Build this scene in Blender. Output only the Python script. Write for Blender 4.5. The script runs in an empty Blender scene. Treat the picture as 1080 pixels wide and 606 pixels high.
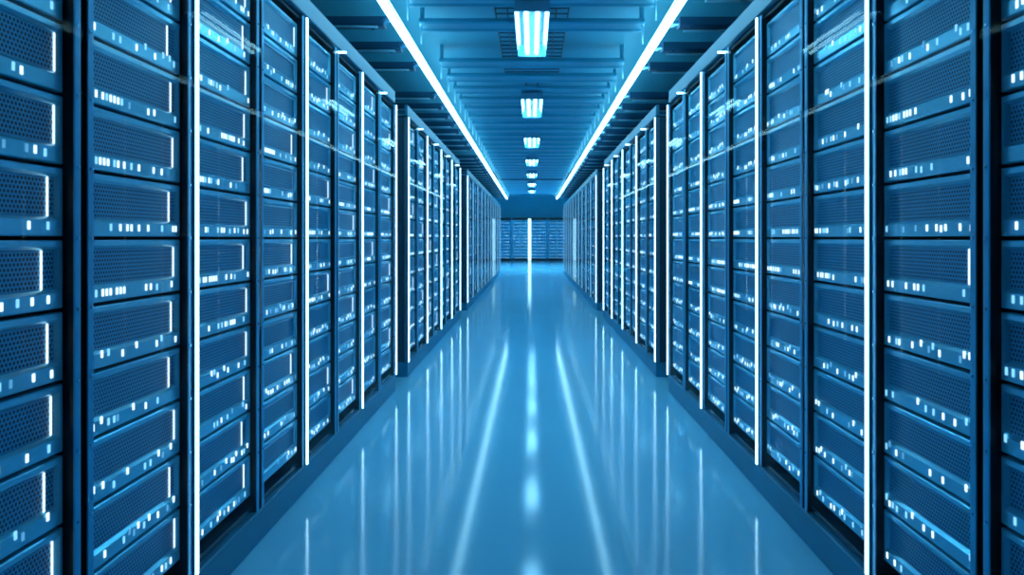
import bpy, math, random
from mathutils import Matrix, Vector
random.seed(11)
PI = math.pi
sc = bpy.context.scene
COL = sc.collection

# ------------------------------------------------------------------ numbers
CAM_Z = 1.23            # eye height, metres
F = 800.0               # focal length in pixels of a 1080 wide frame
VPX, VPY = 561.0, 251.0
AX = 1.10               # aisle half width, at the cabinet fronts
PITCH = 0.605           # one cabinet
ROW = 0.172             # one server
NROW = 12
SEAM = CAM_Z            # the level seam between the sixth and seventh server
DEPTH = 1.0
BLOCKS = [(1.26, 8), (6.72, 8), (12.90, 22)]     # start, number of cabinets
END_Y = 12.90 + 22 * PITCH
CEIL = CAM_Z + 1.70
FAR_Y = 41.0
WALL_X = 2.35

# ------------------------------------------------------------------ materials
def new_mat(name):
    m = bpy.data.materials.new(name); m.use_nodes = True
    nt = m.node_tree; b = nt.nodes['Principled BSDF']
    return m, nt, b

def mottled(name, c, rough, metal=0.0, var=0.12, scale=9.0, rvar=0.0, spec=0.5, stretch=None):
    m, nt, b = new_mat(name)
    tc = nt.nodes.new('ShaderNodeTexCoord')
    mp = nt.nodes.new('ShaderNodeMapping')
    if stretch: mp.inputs['Scale'].default_value = stretch
    nz = nt.nodes.new('ShaderNodeTexNoise'); nz.inputs['Scale'].default_value = scale; nz.inputs['Detail'].default_value = 4
    nt.links.new(tc.outputs['Object'], mp.inputs['Vector']); nt.links.new(mp.outputs['Vector'], nz.inputs['Vector'])
    cr = nt.nodes.new('ShaderNodeValToRGB')
    cr.color_ramp.elements[0].position = 0.3; cr.color_ramp.elements[1].position = 0.7
    cr.color_ramp.elements[0].color = [v * (1 - var) for v in c] + [1]
    cr.color_ramp.elements[1].color = [v * (1 + var) for v in c] + [1]
    nt.links.new(nz.outputs['Fac'], cr.inputs['Fac']); nt.links.new(cr.outputs['Color'], b.inputs['Base Color'])
    b.inputs['Metallic'].default_value = metal
    b.inputs['Roughness'].default_value = rough
    b.inputs['Specular IOR Level'].default_value = spec
    if rvar:
        mr = nt.nodes.new('ShaderNodeMapRange')
        mr.inputs['To Min'].default_value = rough - rvar; mr.inputs['To Max'].default_value = rough + rvar
        nt.links.new(nz.outputs['Fac'], mr.inputs['Value']); nt.links.new(mr.outputs['Result'], b.inputs['Roughness'])
    return m

def glow(name, c, s):
    m, nt, b = new_mat(name)
    b.inputs['Base Color'].default_value = (0.6, 0.75, 0.85, 1)
    b.inputs['Emission Color'].default_value = (*c, 1)
    b.inputs['Emission Strength'].default_value = s
    return m

M = {}
M['black'] = mottled('cabinet_black_steel', (.0025, .012, .022), .45, .1)
M['post'] = mottled('post_blue_steel', (.06, .58, .88), .34, .15, var=.06)
M['bezel'] = mottled('bezel_brushed_metal', (.20, .77, .98), .24, .35, var=.08, scale=30, stretch=(1, 1, 14))
M['chassis'] = mottled('chassis_steel', (.006, .04, .08), .45, .3)
M['plinth'] = mottled('plinth_paint', (.015, .26, .42), .42, 0, var=.05, scale=3)
M['ceil'] = mottled('ceiling_panel_paint', (.04, .38, .55), .65, 0, var=.04, scale=2)
M['bar'] = mottled('ceiling_bar_metal', (.05, .36, .52), .30, .5, var=.05)
M['arm'] = mottled('bracket_dark_metal', (.02, .11, .20), .4, .4, var=.05)
M['pipe'] = mottled('bracket_pipe_metal', (.16, .46, .66), .22, .8, var=.05)
M['tray'] = mottled('tray_dark_wire', (.012, .06, .11), .45, .3)
M['fascia'] = mottled('fascia_paint', (.025, .27, .41), .42, .2, var=.04, scale=3)
M['wall'] = mottled('wall_blue_paint', (.05, .55, .74), .6, 0, var=.05, scale=1.5)
M['pale'] = mottled('pale_trim_metal', (.34, .80, .95), .35, .3, var=.04)
M['endp'] = mottled('end_panel_paint', (.008, .075, .13), .5, 0, var=.05, scale=3)
M['reflector'] = mottled('lamp_reflector', (.35, .66, .82), .16, .85, var=.02)
M['housing'] = mottled('lamp_housing', (.08, .34, .52), .4, .3, var=.03)
M['alu'] = mottled('strip_channel_metal', (.12, .34, .5), .35, .7, var=.04)
M['floor'] = mottled('floor_epoxy', (.25, .73, .97), .10, 0, var=.02, scale=1.3, rvar=.01, spec=.17)
M['strip'] = glow('strip_light_glow', (.44, .82, 1.0), 3.0)
M['far_strip'] = glow('far_strip_glow', (.42, .85, 1.0), .95)
M['strip_dim'] = glow('strip_light_faint_glow', (.22, .60, .90), .75)
M['fill_glow'] = glow('hall_fill_glow', (.34, .81, 1.0), 5.0)  # glow of the fill panels added over the far hall
M['ceilstrip'] = glow('ceiling_strip_glow', (.37, .81, 1.0), 3.5)
M['fill_uplight'] = glow('ceiling_strip_fill_glow', (.34, .81, 1.0), 4.0)  # fill glow for the hidden top of the ceiling strips
M['tube'] = glow('lamp_tube_glow', (.34, .81, 1.0), 8.0)
M['bar_light'] = glow('light_bar_glow', (.80, .93, 1.0), .55)
M['led_a'] = glow('led_bright', (.75, .92, 1.0), .6)
M['led_b'] = glow('led_medium', (.26, .66, .95), .42)
M['led_c'] = glow('led_dim', (.10, .38, .62), .3)

for k in ('led_a', 'led_b', 'led_c', 'bar_light', 'strip_dim'): M[k].cycles.emission_sampling = 'NONE'

def grille_material():
    m, nt, b = new_mat('perforated_grille')
    L = nt.links
    uv = nt.nodes.new('ShaderNodeUVMap'); uv.uv_map = 'UVMap'
    s = 0.0125
    def vm(op, a=None, bb=None):
        n = nt.nodes.new('ShaderNodeVectorMath'); n.operation = op
        for i, v in enumerate((a, bb)):
            if v is None: continue
            if isinstance(v, (tuple, list)): n.inputs[i].default_value = v
            else: L.new(v, n.inputs[i])
        return n
    p = vm('DIVIDE', uv.outputs['UV'], (s, s * math.sqrt(3), 1)).outputs[0]
    def dist(v):
        fr = vm('FRACTION', v).outputs[0]
        c = vm('SUBTRACT', fr, (.5, .5, 0)).outputs[0]
        k = vm('MULTIPLY', c, (1, math.sqrt(3), 0)).outputs[0]
        return vm('LENGTH', k).outputs['Value']
    d1 = dist(p); d2 = dist(vm('ADD', p, (.5, .5, 0)).outputs[0])
    mn = nt.nodes.new('ShaderNodeMath'); mn.operation = 'MINIMUM'; L.new(d1, mn.inputs[0]); L.new(d2, mn.inputs[1])
    mr = nt.nodes.new('ShaderNodeMapRange'); mr.interpolation_type = 'SMOOTHSTEP'
    mr.inputs['From Min'].default_value = .25; mr.inputs['From Max'].default_value = .42
    L.new(mn.outputs[0], mr.inputs['Value'])
    mix = nt.nodes.new('ShaderNodeMix'); mix.data_type = 'RGBA'
    mix.inputs['A'].default_value = (.005, .055, .105, 1); mix.inputs['B'].default_value = (.055, .48, .75, 1)
    L.new(mr.outputs['Result'], mix.inputs['Factor']); L.new(mix.outputs['Result'], b.inputs['Base Color'])
    me = nt.nodes.new('ShaderNodeMath'); me.operation = 'MULTIPLY'; me.inputs[1].default_value = .25
    L.new(mr.outputs['Result'], me.inputs[0]); L.new(me.outputs[0], b.inputs['Metallic'])
    b.inputs['Roughness'].default_value = .42
    bp = nt.nodes.new('ShaderNodeBump'); bp.inputs['Distance'].default_value = .002; bp.inputs['Strength'].default_value = .6
    L.new(mr.outputs['Result'], bp.inputs['Height']); L.new(bp.outputs['Normal'], b.inputs['Normal'])
    return m
M['grille'] = grille_material()

def glass_material():
    m = bpy.data.materials.new('cabinet_door_glass'); m.use_nodes = True
    nt = m.node_tree; nt.nodes.clear()
    out = nt.nodes.new('ShaderNodeOutputMaterial'); mx = nt.nodes.new('ShaderNodeMixShader')
    fr = nt.nodes.new('ShaderNodeFresnel'); fr.inputs['IOR'].default_value = 1.11
    tr = nt.nodes.new('ShaderNodeBsdfTransparent'); tr.inputs['Color'].default_value = (.93, .97, .99, 1)
    gl = nt.nodes.new('ShaderNodeBsdfGlossy'); gl.inputs['Roughness'].default_value = 0
    ge = nt.nodes.new('ShaderNodeNewGeometry')
    ff = nt.nodes.new('ShaderNodeMath'); ff.operation = 'SUBTRACT'; ff.inputs[0].default_value = 1
    nt.links.new(ge.outputs['Backfacing'], ff.inputs[1])
    mu = nt.nodes.new('ShaderNodeMath'); mu.operation = 'MULTIPLY'
    hf = nt.nodes.new('ShaderNodeMath'); hf.operation = 'MULTIPLY'; hf.inputs[1].default_value = .5
    nt.links.new(fr.outputs[0], mu.inputs[0]); nt.links.new(ff.outputs[0], mu.inputs[1])
    nt.links.new(mu.outputs[0], hf.inputs[0]); nt.links.new(hf.outputs[0], mx.inputs[0]); nt.links.new(tr.outputs[0], mx.inputs[1]); nt.links.new(gl.outputs[0], mx.inputs[2])
    nt.links.new(mx.outputs[0], out.inputs['Surface'])
    return m
M['glass'] = glass_material()

# ------------------------------------------------------------------ mesh builder
class MB:
    def __init__(self): self.v = []; self.f = []; self.m = []; self.s = []
    def quad(self, a, b, c, d, m=0, smooth=False):
        i = len(self.v); self.v += [a, b, c, d]; self.f.append((i, i+1, i+2, i+3)); self.m.append(m); self.s.append(smooth)
    def box(self, x0, x1, y0, y1, z0, z1, m=0, bev=0.0):
        """axis-aligned box; bev chamfers the edges that run along the front"""
        if bev <= 0:
            i = len(self.v)
            self.v += [(x0,y0,z0),(x1,y0,z0),(x1,y1,z0),(x0,y1,z0),(x0,y0,z1),(x1,y0,z1),(x1,y1,z1),(x0,y1,z1)]
            for f in ((0,3,2,1),(4,5,6,7),(0,1,5,4),(1,2,6,5),(2,3,7,6),(3,0,4,7)):
                self.f.append(tuple(i+k for k in f)); self.m.append(m); self.s.append(False)
            return
        import bmesh
        bm = bmesh.new()
        bmesh.ops.create_cube(bm, size=1)
        for v in bm.verts:
            v.co = ((x0+x1)/2 + v.co.x*(x1-x0), (y0+y1)/2 + v.co.y*(y1-y0), (z0+z1)/2 + v.co.z*(z1-z0))
        bmesh.ops.bevel(bm, geom=bm.edges[:], offset=bev, segments=1, affect='EDGES', profile=.5)
        i = len(self.v); bm.verts.index_update()
        self.v += [tuple(v.co) for v in bm.verts]
        for f in bm.faces:
            self.f.append(tuple(i + v.index for v in f.verts)); self.m.append(m); self.s.append(False)
        bm.free()
    def tube(self, a, b, r, n=10, m=0, caps=True):
        a = Vector(a); b = Vector(b); d = (b - a).normalized()
        u = d.orthogonal().normalized(); w = d.cross(u)
        i = len(self.v)
        for p in (a, b):
            for k in range(n):
                t = 2*PI*k/n
                self.v.append(tuple(p + u*math.cos(t)*r + w*math.sin(t)*r))
        for k in range(n):
            k2 = (k+1) % n
            self.f.append((i+k, i+k2, i+n+k2, i+n+k)); self.m.append(m); self.s.append(True)
        if caps:
            self.f.append(tuple(i+k for k in reversed(range(n)))); self.m.append(m); self.s.append(False)
            self.f.append(tuple(i+n+k for k in range(n))); self.m.append(m); self.s.append(False)
    def prism(self, prof, x0, x1, m=0, smooth=False):
        """profile of (y,z) points extruded along x"""
        n = len(prof); i = len(self.v)
        for x in (x0, x1): self.v += [(x, y, z) for y, z in prof]
        for k in range(n):
            k2 = (k+1) % n
            self.f.append((i+k, i+k2, i+n+k2, i+n+k)); self.m.append(m); self.s.append(smooth)
        self.f.append(tuple(i+k for k in reversed(range(n)))); self.m.append(m); self.s.append(False)
        self.f.append(tuple(i+n+k for k in range(n))); self.m.append(m); self.s.append(False)
    def rings(self, rings, m=0):
        """rectangular rings (x0,x1,z0,z1,y) joined one after the other"""
        i = len(self.v)
        for (x0, x1, z0, z1, y) in rings:
            self.v += [(x0,y,z0),(x1,y,z0),(x1,y,z1),(x0,y,z1)]
        for r in range(len(rings)-1):
            for k in range(4):
                k2 = (k+1) % 4
                self.f.append((i+4*r+k, i+4*r+k2, i+4*r+4+k2, i+4*r+4+k)); self.m.append(m); self.s.append(False)
    def add(self, o, mat, off=0):
        i = len(self.v)
        self.v += [tuple(mat @ Vector(p)) for p in o.v]
        self.f += [tuple(i+k for k in f) for f in o.f]; self.m += [k+off for k in o.m]; self.s += o.s
    def mesh(self, name, mats, uvsrc=None):
        me = bpy.data.meshes.new(name); me.from_pydata(self.v, [], self.f)
        for mt in mats: me.materials.append(mt)
        me.polygons.foreach_set('material_index', self.m); me.polygons.foreach_set('use_smooth', self.s)
        uv = me.uv_layers.new(name='UVMap')
        src = uvsrc or self.v
        data = []
        for f in self.f:
            for k in f: data += [src[k][0], src[k][2]]
        uv.data.foreach_set('uv', data)
        me.update()
        return me

def link(name, mesh, parent=None, loc=(0,0,0), rotz=0):
    o = bpy.data.objects.new(name, mesh); COL.objects.link(o)
    if parent: o.parent = parent
    o.location = loc; o.rotation_euler = (0, 0, rotz)
    return o
def tag(o, label=None, cat=None, group=None, kind=None):
    if label: o['label'] = label
    if cat: o['category'] = cat
    if group: o['group'] = group
    if kind: o['kind'] = kind
    return o
def thing(name, label, cat, loc=(0,0,0), rotz=0, group=None):
    o = bpy.data.objects.new(name, None); COL.objects.link(o)
    o.empty_display_size = .1
    o.location = loc; o.rotation_euler = (0, 0, rotz)
    return tag(o, label, cat, group)
def struct(name, mb, mat):
    o = link(name, mb.mesh(name, [mat])); o['kind'] = 'structure'; return o
def dup(root, loc, rotz, label):
    r = root.copy(); COL.objects.link(r); r.location = loc; r.rotation_euler = (0, 0, rotz); r['label'] = label
    for ch in list(root.children):
        c = ch.copy(); COL.objects.link(c); c.parent = r
        for g in list(ch.children):
            d = g.copy(); COL.objects.link(d); d.parent = c
    return r
ORD = ['zeroth','first','second','third','fourth','fifth','sixth','seventh','eighth','ninth','tenth','eleventh','twelfth','thirteenth',
       'fourteenth','fifteenth','sixteenth','seventeenth','eighteenth','nineteenth','twentieth','twenty-first','twenty-second',
       'twenty-third','twenty-fourth','twenty-fifth','twenty-sixth','twenty-seventh','twenty-eighth','twenty-ninth','thirtieth']
ORD += ['thirty-' + ORD[k] for k in range(1, 10)] + ['fortieth'] + ['forty-' + ORD[k] for k in range(1, 10)]

# ------------------------------------------------------------------ room shell
b = MB(); b.box(-WALL_X, WALL_X, -5, FAR_Y + 1.4, -.1, 0); struct('floor', b, M['floor'])
b = MB(); b.box(-WALL_X, WALL_X, -5, END_Y + .4, CEIL, CEIL + .1); struct('ceiling', b, M['ceil'])
b = MB(); b.box(-WALL_X, WALL_X, END_Y + .4, FAR_Y + 1.4, CAM_Z + 3.2, CAM_Z + 3.3); struct('ceiling_far', b, M['ceil'])
b = MB(); b.box(-WALL_X, WALL_X, END_Y + .3, END_Y + .4, CAM_Z + 1.5, CAM_Z + 3.3); struct('trim_1', b, M['ceil'])
b = MB(); b.box(-WALL_X - .1, -WALL_X, -5, FAR_Y + 1.4, -.1, CAM_Z + 3.3); struct('wall_left', b, M['wall'])
b = MB(); b.box(WALL_X, WALL_X + .1, -5, FAR_Y + 1.4, -.1, CAM_Z + 3.3); struct('wall_right', b, M['wall'])
b = MB(); b.box(-WALL_X, WALL_X, FAR_Y + 1.3, FAR_Y + 1.4, 0, CAM_Z + 3.3); struct('wall_far', b, M['wall'])
b = MB(); b.box(-WALL_X, WALL_X, -5.1, -5, -.1, CEIL + .1); struct('wall_back', b, M['wall'])
tn = 2
for side in (-1, 1):
    for (y0, n) in BLOCKS:
        ys = y0 - (.605*2 if y0 < 2 else 0); ye = y0 + n*PITCH
        xa, xb = sorted((side*AX, side*(AX + DEPTH)))
        b = MB(); b.box(xa, xb, ys, ye + .01, 0, .13, bev=.004); struct('baseboard_%s' % ('left' if side < 0 else 'right'), b, M['plinth'])
        xa, xb = sorted((side*AX, side*(AX + .03)))
        b = MB(); b.box(xa, xb, ys, ye, CAM_Z + 1.085, CAM_Z + 1.18, bev=.004)
        xa, xb = sorted((side*(AX + .03), side*(AX + .12)))
        b.box(xa, xb, ys, ye, CAM_Z + 1.085, CAM_Z + 1.10)
        struct('trim_%d' % tn, b, M['fascia']); tn += 1

# ------------------------------------------------------------------ server cabinets
def part_meshes():
    P = {}
    b = MB(); b.box(-.010, .010, .0045, DEPTH, .132, 2.285, bev=.001); P['side_panel'] = b.mesh('side_panel', [M['black']])
    b = MB()
    b.box(-.0125, .0125, 0, .004, .132, 2.300, bev=.001)
    P['post'] = b.mesh('post', [M['post']])
    b = MB(); b.tube((0, 0, 0), (0, -.002, 0), .0042, 10); P['screw'] = b.mesh('screw', [M['pipe']])
    b = MB(); b.box(-.0065, .0065, .033, DEPTH - .001, .132, 2.300, bev=.001); P['end_panel'] = b.mesh('end_panel', [M['endp']])
    b = MB(); b.box(-.288, .288, .022, DEPTH, 2.287, 2.302, bev=.003); P['top_panel'] = b.mesh('top_panel', [M['black']])
    b = MB(); b.box(-.266, .266, DEPTH - .02, DEPTH - .002, .157, 2.284); P['back_panel'] = b.mesh('back_panel', [M['black']])
    b = MB(); b.box(-.266, .266, .022, DEPTH - .002, .132, .155, bev=.002)
    m, nt, bs = new_mat('cabinet_floor_gloss'); bs.inputs['Base Color'].default_value = (.012, .05, .09, 1); bs.inputs['Roughness'].default_value = .16
    P['bottom_panel'] = b.mesh('bottom_panel', [m])
    b = MB(); b.box(-.285, .285, -.008, -.003, .140, 2.290); P['glass_door'] = b.mesh('glass_door', [M['glass']])
    b = MB(); b.tube((0, .05, 0), (0, -.045, 0), .005, 10); P['cap_light'] = b.mesh('cap_light', [M['strip']])
    return P
PM = part_meshes()
def make_cabinet(label, loc, rotz, group, cap, screws=False, end=0, door=True):
    t = thing('server_cabinet', label, 'server cabinet', loc, rotz, group)
    for s in (-1, 1):
        link('side_panel', PM['side_panel'], t, (s*.278, 0, 0))
        po = link('post', PM['post'], t, (s*.275, 0, 0))
        for k in range(1, NROW) if screws else (): link('screw', PM['screw'], po, (0, 0, SEAM + (k - 6)*ROW))
    for nm in ('top_panel', 'back_panel', 'bottom_panel'): link(nm, PM[nm], t)
    if cap: link('cap_light', PM['cap_light'], t, (cap*.2785, 0, 2.285))
    if end: link('end_panel', PM['end_panel'], t, (end*.2955, 0, 0))
    if not door: return t
    link('glass_door', PM['glass_door'], t)
    return t

# ------------------------------------------------------------------ one server
SW, SH = .258, .162      # half width, height
GX, GZ0, GZ1 = .242, .042, .143
def server_meshes():
    P = {}
    b = MB(); b.box(-.245, .245, .022, .62, .004, SH - .004, bev=.002)
    P['chassis'] = b.mesh('chassis', [M['chassis']]); P['chassis_mb'] = b
    b = MB()
    b.rings([(-SW, SW, 0, SH, .022), (-SW, SW, 0, SH, .003), (-SW+.003, SW-.003, .003, SH-.003, 0),
             (-GX-.004, GX+.004, GZ0-.004, GZ1+.004, 0), (-GX+.004, GX-.004, GZ0+.004, GZ1-.004, .010), (-GX+.004, GX-.004, GZ0+.004, GZ1-.004, .016)])
    P['bezel'] = b.mesh('bezel', [M['bezel']]); P['bezel_mb'] = b
    b = MB(); b.box(-GX+.005, GX-.005, .0105, .0205, GZ0+.005, GZ1-.005)
    P['grille'] = b.mesh('grille', [M['grille']]); P['grille_mb'] = b
    b = MB()
    b.box(-.009, .009, .0245, .030, .015, SH - .015, bev=.001)
    for z in (.035, SH - .035): b.tube((0, .0245, z), (0, .0215, z), .004, 8)
    P['ear'] = b.mesh('mounting_ear', [M['black']]); P['ear_mb'] = b
    b = MB(); x0, x1, z0, z1 = -GX+.0045, GX-.0045, GZ0+.0045, GZ1-.0045
    b.box(x1 - .012, x1, .0055, .0103, z0, z1); b.box(x0, x1 - .012, .0055, .0103, z1 - .006, z1)
    b.box(x0, x1 - .012, .0055, .0103, z0, z0 + .004); b.box(x0, x0 + .006, .0055, .0103, z0 + .004, z1 - .006)
    P['trim'] = b.mesh('grille_trim', [M['pale']]); P['trim_mb'] = b
    b = MB(); b.box(-.0036, .0036, .0075, .0104, GZ0 + .004, GZ1 - .004, bev=.0015)
    P['bar'] = b.mesh('light_bar', [M['bar_light']]); P['bar_mb'] = b
    b = MB(); b.box(-.0045, .0045, -.002, .0015, -.0095, .0095, bev=.001)
    for k in 'abc': P['led_' + k] = b.mesh('status_light', [M['led_' + k]])
    P['led_mb'] = b
    return P
SM = server_meshes()
def led_pattern(rng, level):
    """positions and brightness of the lights along the lower rim"""
    out = []; used = []
    n = rng.randint(7, 11)
    if level and rng.random() < .6:
        x = rng.choice((-.235, -.21, -.02)); m = rng.randint(5, 8)
        for k in range(m):
            out.append((x, .024, rng.choice('aaab'))); used.append(x); x += .0185 + (.012 if rng.random() < .25 else 0)
        n = 4
    tries = 0
    while n > 0 and tries < 80:
        tries += 1
        x = rng.uniform(-.24, .235)
        if any(abs(x - u) < .017 for u in used): continue
        used.append(x); n -= 1
        out.append((x, .024 + rng.choice((-.003, 0, 0, .012 if not level else 0)), rng.choice('aaabbc')))
    return out
rng = random.Random(5)
# merged rim lights for the cabinets too far off to tell one light from the next
PATT = []
for v in range(12):
    b = MB()
    for (x, z, k) in led_pattern(rng, v % 2):
        b.add(SM['led_mb'], Matrix.Translation((x, 0, z)), 'abc'.index(k))
    PATT.append((b, b.mesh('status_lights', [M['led_a'], M['led_b'], M['led_c']])))

def world_of(side, yc, x, y, z):
    """a point in a cabinet's own frame (x along it, y into it) taken to the room"""
    return (side*(AX + y), yc - side*x, z)

# ------------------------------------------------------------------ lay out the cabinets, list the servers
def pix(p):
    return (VPX + F*p[0]/p[1], VPY - F*(p[2]-CAM_Z)/p[1])
servers = []      # side, block, cabinet in block, row from top, transform, visible area
RECESS = .025
cab_count = {-1: 0, 1: 0}
SIDE = {-1: 'left', 1: 'right'}
BN = ['near', 'middle', 'far']
for side in (-1, 1):
    for bi, (y0, n) in enumerate(BLOCKS):
        for c in range(n):
            yc = y0 + (c + .5)*PITCH
            rotz = -side*PI/2
            cap = 0
            if c % 2 == 1 and bi < 2: cap = side       # the end that meets the first cabinet of the pair
            make_cabinet('glass-door server cabinet, %s from the near end of the %s row\'s %s block' % (ORD[c+1], SIDE[side], BN[bi]),
                         (side*AX, yc, 0), rotz, '%s row server cabinets' % SIDE[side], cap, bi == 0 and c < 4, side if c == 0 else 0)
            for r in range(NROW):
                zb = SEAM + (5 - r)*ROW + (ROW - SH)/2
                pts = [pix(world_of(side, yc, x, RECESS, z)) for x in (-SW, SW) for z in (zb, zb+SH)]
                xs = [max(0, min(1080, p[0])) for p in pts]
                ar = 0
                (xl, ytl), (xl_, ybl) = pts[1], pts[0]
                xc0, xc1 = min(xs), max(xs)
                wfrac = (xc1-xc0)
                ym = [max(0, min(606, p[1])) for p in pts]
                h = ((ym[0]-ym[1]) + (ym[2]-ym[3]))/2
                # leave out what the cabinet posts or the frame cut away
                ar = wfrac * max(0, h)
                servers.append(dict(side=side, block=bi, cab=c, row=r, loc=(side*(AX+RECESS), yc, zb), rotz=rotz, area=ar))

# one more cabinet each side at the near end, just past the edge of the view
for side in (-1, 1):
    yc = BLOCKS[0][0] - PITCH/2
    make_cabinet('glass-door server cabinet just before the near end of the %s row, beyond the frame' % SIDE[side],
                 (side*AX, yc, 0), -side*PI/2, '%s row server cabinets' % SIDE[side], 0)
    for r in range(NROW):
        servers.append(dict(side=side, block=0, cab=-1, row=r, loc=(side*(AX+RECESS), yc, SEAM + (5 - r)*ROW + (ROW - SH)/2), rotz=-side*PI/2, area=0))

# the cabinets across the far end of the room
FAR_X = [(-2.075, -1.10), (-1.10, -.125), (-.125, .85), (.85, 1.825)]
for i, (x0, x1) in enumerate(FAR_X):
    w = (x1-x0)/2 - .03
    t = thing('server_cabinet', 'server cabinet across the far end of the aisle, %s from the left' % ORD[i+1], 'server cabinet',
              ((x0+x1)/2, FAR_Y, 0), 0, 'cabinets across the far end')
    b = MB(); b.box(-w, w, .035, 1.0, 0, .13); link('plinth', b.mesh('plinth', [M['black']]), t)
    for s in (-1, 1):
        b = MB(); b.box(s*w-.02, s*w+.02, 0, 1.0, .13, 2.199, bev=.003); link('side_panel', b.mesh('side_panel', [M['post']]), t)
    b = MB(); b.box(-w, w, -.01, 1.0, 2.20, 2.34, bev=.003); link('top_panel', b.mesh('top_panel', [M['black']]), t)
    b = MB(); b.box(-w, w, .97, .99, .13, 2.2); link('back_panel', b.mesh('back_panel', [M['black']]), t)
    for r in range(NROW):
        for h in (-1, 1):
            servers.append(dict(side=0, block=3, cab=i, row=r, loc=((x0+x1)/2 + h*w*.46, FAR_Y+.02 + .05*((r*3+i+h) % 3), SEAM + (5-r)*ROW - .055), rotz=0, area=0, sx=.80*(w/.455)))

servers.sort(key=lambda s: -s['area'])
indiv = [s for s in servers[:300] if s['area'] > 0]
rest = servers[len(indiv):]

# which servers carry a white bar, as the photograph shows for the near right cabinets (row 0 at the top)
BARS_R = {(0, 1): {1: .225, 2: .238, 6: .20, 2+5: .232, 8: .235, 10: .235, 11: .22},
          (0, 2): {2: .232, 5: .22, 7: .222, 10: .225},
          (0, 0): {}}
NPOS = [.20, .235, .205, .238, .236, .212, .19, .212, .225, .20, .23, .215]
def bar_of(s):
    side, bi, c, r = s['side'], s['block'], s['cab'], s['row']
    if side == 0 or c < 0: return None
    if side > 0:
        if bi == 0 and (bi, c) in BARS_R: return BARS_R[(bi, c)].get(r)
        return NPOS[(r*5+c) % 12] if (r*7 + c*3) % 5 == 0 else None
    if bi == 0 and c <= 2: return NPOS[(r + 4*c) % 12]
    if bi == 0: return NPOS[(r*3 + c) % 12] if (r*7 + c*5) % 3 == 0 else None
    return NPOS[(r*3 + c) % 12] if (r*7 + c*5) % 4 == 0 else None

for k, s in enumerate(servers): s['bar'] = bar_of(s)
def seam_word(r):
    n = 6 - r if r < 6 else r - 5
    return ORD[n] + (' above' if r < 6 else ' below')
protos = {}
for s in indiv:
    bi, c, r, side = s['block'], s['cab'], s['row'], s['side']
    lab = 'perforated server%s, %s the level seam, %s row\'s %s block, %s cabinet' % (
        ' with white bar' if s['bar'] is not None else '', seam_word(r), SIDE[side], BN[bi], ORD[c+1])
    near = bi == 0 and c < 4
    srng = random.Random(1000*(side+2) + 97*c + 13*r + 7*bi)
    level = r in (4, 5, 6) or (r in (3, 7) and srng.random() < .4)
    key = 'server'
    if key not in protos:
        t = thing('rack_server', lab, 'server', s['loc'], s['rotz'], 'servers in the cabinets')
        link('chassis', SM['chassis'], t); link('bezel', SM['bezel'], t); link('grille', SM['grille'], t)
        for e in (-1, 1): link('mounting_ear', SM['ear'], t, (e*.2555, 0, 0))
        protos[key] = t
    else:
        p = protos[key]
        t = p.copy(); COL.objects.link(t); t.location = s['loc']; t.rotation_euler = (0, 0, s['rotz']); t['label'] = lab
        for ch in list(p.children):
            if ch.name.startswith(('light_bar', 'status_light', 'grille_trim')): continue
            cc = ch.copy(); COL.objects.link(cc); cc.parent = t
    if c % 2 == 1 and s['bar'] is None and (side < 0 or bi == 1): link('grille_trim', SM['trim'], t)
    if near and side > 0 and srng.random() < .6:
        link('status_light', SM['led_' + srng.choice('abc')], t, (-.2555, .0215, srng.choice((.03, .04, .06))))
    if s['bar'] is not None: link('light_bar', SM['bar'], t, (s['bar'], 0, 0))
    if near:
        for (x, z, kk) in led_pattern(srng, level): link('status_light', SM['led_' + kk], t, (x, 0, z))
    else:
        v = srng.randrange(6)*2 + (1 if level else 0)
        link('status_light', PATT[v][1], t)

# every other server, too far off or out of the frame, as one object
big = MB(); uvs = []
for i, s in enumerate(rest):
    mt = Matrix.Translation(s['loc']) @ Matrix.Rotation(s['rotz'], 4, 'Z') @ Matrix.Diagonal((s.get('sx', 1), 1, 1, 1))
    srng = random.Random(i*31 + 5)
    v = srng.randrange(6)*2 + (1 if s['row'] in (4, 5, 6) else 0)
    for mbx, off, dx in ((SM['chassis_mb'], 0, 0), (SM['bezel_mb'], 1, 0), (SM['grille_mb'], 2, 0), (PATT[v][0], 3, 0)) + (((SM['bar_mb'], 6, s['bar']),) if s['bar'] is not None else ((SM['trim_mb'], 7, 0),) if s['cab'] % 2 else ()):
        big.add(mbx, mt @ Matrix.Translation((dx, 0, 0)), off); uvs += mbx.v
o = link('rack_servers', big.mesh('rack_servers', [M['chassis'], M['bezel'], M['grille'], M['led_a'], M['led_b'], M['led_c'], M['bar_light'], M['pale']], uvs))
tag(o, 'lit servers filling the distant cabinets down both rows and the far end', 'servers', kind='stuff')

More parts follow.
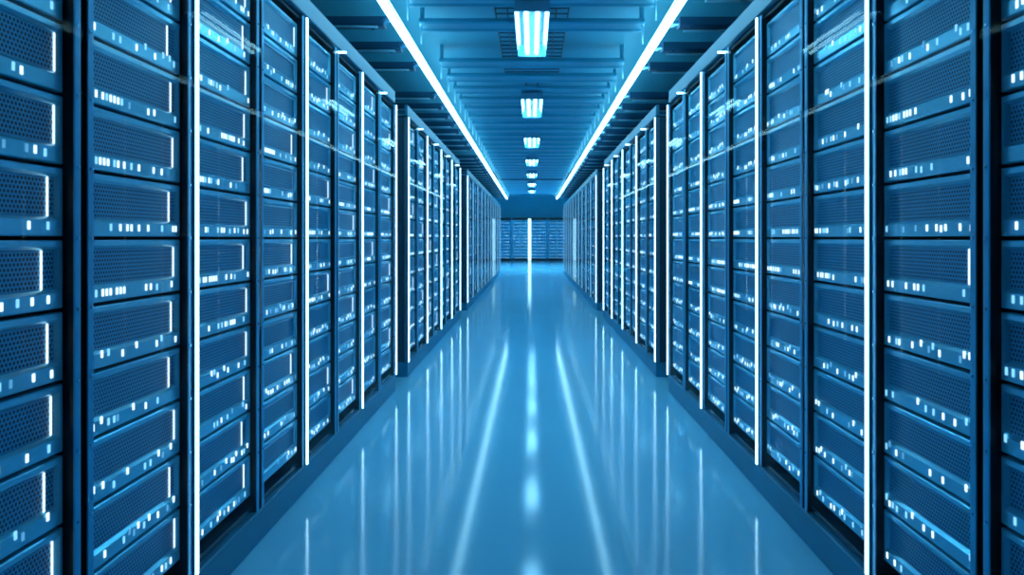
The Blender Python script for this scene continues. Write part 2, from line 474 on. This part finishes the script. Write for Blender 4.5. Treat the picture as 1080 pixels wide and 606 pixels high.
# ------------------------------------------------------------------ vertical light strips between cabinets
b = MB(); b.box(-.0078, .0078, -.0125, -.008, .134, 2.298, bev=.0015); strip_glow = b.mesh('diffuser', [M['strip']])
b = MB(); b.box(-.0125, .0125, -.008, .030, .131, 2.300, bev=.001); strip_back = b.mesh('channel', [M['alu']])
b = MB(); b.box(-.007, .007, -.0115, -.008, .134, 2.298, bev=.001); strip_faint = b.mesh('diffuser', [M['strip_dim']])
def light_strip(label, loc, rotz, group, glowm=None):
    t = thing('light_strip', label, 'light strip', loc, rotz, group)
    link('channel', strip_back, t); link('diffuser', glowm or strip_glow, t)
for side in (-1, 1):
    for bi, (y0, n) in enumerate(BLOCKS):
        for k in range(1 if bi == 0 else 0, n//2 + 1):
            y = y0 + 2*k*PITCH
            if k == 0: lab = 'vertical white light strip at the near end of the %s row\'s %s block' % (SIDE[side], BN[bi])
            elif k == n//2: lab = 'vertical white light strip at the far end of the %s row\'s %s block' % (SIDE[side], BN[bi])
            else: lab = 'vertical light strip between %s and %s cabinets of the %s row\'s %s block' % (ORD[2*k], ORD[2*k+1], SIDE[side], BN[bi])
            light_strip(lab, (side*AX, y, 0), -side*PI/2, '%s row light strips' % SIDE[side], strip_faint if bi == 2 and k else None)
b = MB(); b.box(-.075, .075, -.06, -.035, .02, 2.28, bev=.01); g = b.mesh('diffuser', [M['far_strip']])
b = MB(); b.box(-.06, .06, -.035, -.012, .0, 2.3, bev=.002); g2 = b.mesh('channel', [M['alu']])
t = thing('light_strip', 'broad vertical white light strip in the middle of the far end cabinets', 'light strip', (-.125, FAR_Y, 0), 0)
link('channel', g2, t); link('diffuser', g, t)

# ------------------------------------------------------------------ long ceiling strips
STRIP_H, STRIP_X = CAM_Z + 1.37, .868
for side in (-1, 1):
    t = thing('ceiling_light_strip', 'long straight white ceiling light strip running along the %s row' % SIDE[side], 'light strip', (side*STRIP_X, 0, STRIP_H), 0, 'long ceiling light strips')
    b = MB(); b.box(-.022, .022, 2.52, END_Y + .23, .026, .034); link('fill_uplight', b.mesh('fill_uplight', [M['fill_uplight']]), t)  # unseen glowing top face, added to brighten the ceiling
    b = MB(); b.box(-.024, .024, 2.5, END_Y + .25, .012, .026, bev=.003); link('housing', b.mesh('housing', [M['alu']]), t)
    b = MB(); b.box(-.023, .023, 2.52, END_Y + .23, -.006, .012, bev=.004); link('diffuser', b.mesh('diffuser', [M['ceilstrip']]), t)

# ------------------------------------------------------------------ crossbars with hanger rods
b = MB(); b.prism([(-.065,.065),(-.065,.040),(-.052,.030),(.045,.016),(.056,.003),(.066,.002),(.072,.012),(.072,.065)], -.81, .81); bar_mesh = b.mesh('bar', [M['bar']])
b = MB(); b.tube((0, 0, -.135), (0, 0, .02), .0065, 8); rod_mesh = b.mesh('rod', [M['pale']])
b = MB(); b.box(-.012, .012, -.03, .03, .064, .19); spacer_mesh = b.mesh('spacer', [M['ceil']])
BAR_H = CAM_Z + 1.51
k = 0; y = 4.90; n = 0; first = None
while y < END_Y + .1:
    if abs(y - 6.10) > .2:
        n += 1
        lab = 'rounded ceiling crossbar with two hanger rods, %s from the near end' % ORD[n]
        if first is None:
            first = thing('ceiling_crossbar', lab, 'crossbar', (0, y, BAR_H), 0, 'ceiling crossbars')
            link('bar', bar_mesh, first)
            for s in (-1, 1):
                link('rod', rod_mesh, first, (s*.80, 0, .03)); link('spacer', spacer_mesh, first, (s*.795, 0, 0))
        else: dup(first, (0, y, BAR_H), 0, lab)
    y += .60
b = MB(); b.box(-WALL_X, WALL_X, 19.4, 19.55, CAM_Z + 1.485, CEIL - .001); struct('trim_20', b, M['arm'])

# ------------------------------------------------------------------ side brackets that carry the strips
b = MB()
prof = [(-.05, .06), (-.05, .012), (-.03, 0), (.04, 0), (.06, .015), (.06, .06)]
b.prism(prof, .06, 1.50)
arm_mesh = b.mesh('arm', [M['arm']])
b = MB(); b.box(.10, 1.50, .030, .064, -.010, -.0005, bev=.002); arm_top = b.mesh('flange', [M['pale']])
b = MB(); b.tube((.0, .09, .050), (.15, -.03, .020), .024, 14); pipe_mesh = b.mesh('pipe', [M['pipe']])
firsts = None
for side in (-1, 1):
    n = 0
    for k in range(1, 36):
        y = 3.69 + .63*k
        if y > END_Y or 6.2 < y - .63 < 6.3 or 6.6 < y < 7.0 or 12.2 < y < 12.7: continue
        n += 1
        lab = 'dark ceiling bracket above the %s row, %s from the near end' % (SIDE[side], ORD[n])
        loc = (side*(STRIP_X + .03), y, STRIP_H); rz = 0 if side > 0 else PI
        if firsts is None:
            firsts = thing('ceiling_bracket', lab, 'bracket', loc, rz, 'ceiling brackets')
            link('arm', arm_mesh, firsts); link('flange', arm_top, firsts); link('pipe', pipe_mesh, firsts)
        else:
            dup(firsts, loc, rz, lab)

# ------------------------------------------------------------------ ceiling lamps
LAMP_H = CAM_Z + 1.45
def lamp_meshes():
    P = {}
    b = MB()
    # trough: flat top, two slanted mirror sides, end caps
    L0, L1 = 0, 1.2
    b.box(-.112, .112, L0, L1, .062, .068)
    for s in (-1, 1):
        b.quad((s*.112, L0, .0), (s*.112, L1, .0), (s*.112, L1, .065), (s*.112, L0, .065))
    b.box(-.112, .112, L0 - .02, L0, -.002, .068, bev=.003)
    b.box(-.112, .112, L1, L1 + .02, -.002, .068, bev=.003)
    P['housing'] = b.mesh('housing', [M['housing']])
    b = MB()
    b.box(-.103, .103, L0 + .002, L1 - .002, .052, .061)
    for s in (-1, 1):
        x0, x1 = s*.110, s*.086
        b.quad((x0, L0, .002), (x0, L1, .002), (x1, L1, .054), (x1, L0, .054))
    P['reflector'] = b.mesh('reflector', [M['reflector']])
    b = MB(); b.tube((0, L0 + .03, .028), (0, L1 - .01, .028), .013, 12); P['tube'] = b.mesh('tube', [M['tube']])
    b = MB()
    for y in (.0, 1.2):
        for x in (-.06, .06): b.tube((x, y, .066), (x, y, CEIL - LAMP_H), .005, 6)
    P['suspension'] = b.mesh('suspension_wire', [M['tray']])
    return P
LM = lamp_meshes(); lamp0 = None
for k in range(7):
    loc = (0, 4.86 + 3.07*k, LAMP_H)
    lab = 'twin-tube ceiling lamp over the aisle centre, %s from the near end' % ORD[k+1]
    if lamp0 is None:
        lamp0 = thing('ceiling_lamp', lab, 'ceiling lamp', loc, 0, 'twin-tube ceiling lamps')
        link('housing', LM['housing'], lamp0); link('reflector', LM['reflector'], lamp0); link('suspension_wire', LM['suspension'], lamp0)
        for s in (-1, 1): link('tube', LM['tube'], lamp0, (s*.037, 0, 0))
    else: dup(lamp0, loc, 0, lab)

for k in range(3):  # fill panels out of view, added to brighten the far hall
    t = thing('ceiling_fill_light', 'added unseen fill panel in the high ceiling of the far cross hall, %s along' % ORD[k+1], 'fill light', (0, 28 + 2.8*k, CAM_Z + 3.2), 0, 'added fill panels of the far hall')
    b = MB(); b.box(-.95, .95, -.95, .95, -.05, 0, bev=.004); link('housing', b.mesh('housing', [M['housing']]), t)
    b = MB(); b.box(-.9, .9, -.9, .9, -.058, -.05, bev=.002); link('diffuser', b.mesh('diffuser', [M['fill_glow']]), t)

# ------------------------------------------------------------------ wire mesh cable tray above the near lamps
b = MB()
TZ = CAM_Z + 1.582
for i in range(7):
    x = -.255 + .085*i
    b.tube((x, 3.6, TZ), (x, 7.35, TZ), .005, 6)
yy = 3.6
while yy < 7.36:
    b.tube((-.255, yy, TZ), (.255, yy, TZ), .005, 6); yy += .125
for s in (-1, 1):
    b.tube((s*.262, 3.6, TZ + .045), (s*.262, 7.35, TZ + .045), .006, 6)
    yy = 3.6
    while yy < 7.36:
        b.tube((s*.255, yy, TZ), (s*.262, yy, TZ + .05), .005, 6); yy += .25
t = thing('hanging_cable_tray', 'dark wire mesh cable tray hanging above the nearest ceiling lamp', 'cable tray', (0, 0, 0))
link('wire_mesh', b.mesh('wire_mesh', [M['tray']]), t)
b = MB()
for s in (-1, 1):
    for yy in (3.7, 5.2, 7.2): b.tube((s*.262, yy, TZ + .04), (s*.262, yy, CEIL), .006, 6)
link('hanger', b.mesh('hanger', [M['tray']]), t)

# ------------------------------------------------------------------ world, camera, view
w = bpy.data.worlds.new('World'); sc.world = w; w.use_nodes = True
w.node_tree.nodes['Background'].inputs[0].default_value = (.02, .12, .25, 1)
w.node_tree.nodes['Background'].inputs[1].default_value = .2
cam = bpy.data.cameras.new('camera'); co = bpy.data.objects.new('camera', cam); COL.objects.link(co)
co.location = (0, 0, CAM_Z); co.rotation_euler = (PI/2, 0, 0)
cam.sensor_fit = 'HORIZONTAL'; cam.sensor_width = 36; cam.lens = F/1080*36
cam.shift_x = (540 - VPX)/1080; cam.shift_y = (VPY - 303)/1080
cam.clip_start = .02; cam.clip_end = 200
sc.camera = co
sc.view_settings.view_transform = 'Standard'; sc.view_settings.look = 'None'
sc.view_settings.exposure = 1.5; sc.view_settings.gamma = 1; sc.view_settings.use_curve_mapping = False
cy = sc.cycles
cy.max_bounces = 10; cy.glossy_bounces = 6; cy.diffuse_bounces = 4; cy.transparent_max_bounces = 24
cy.use_denoising = True
cy.filter_width = 1.9
cy.sample_clamp_indirect = 6
bpy.context.view_layer.update()
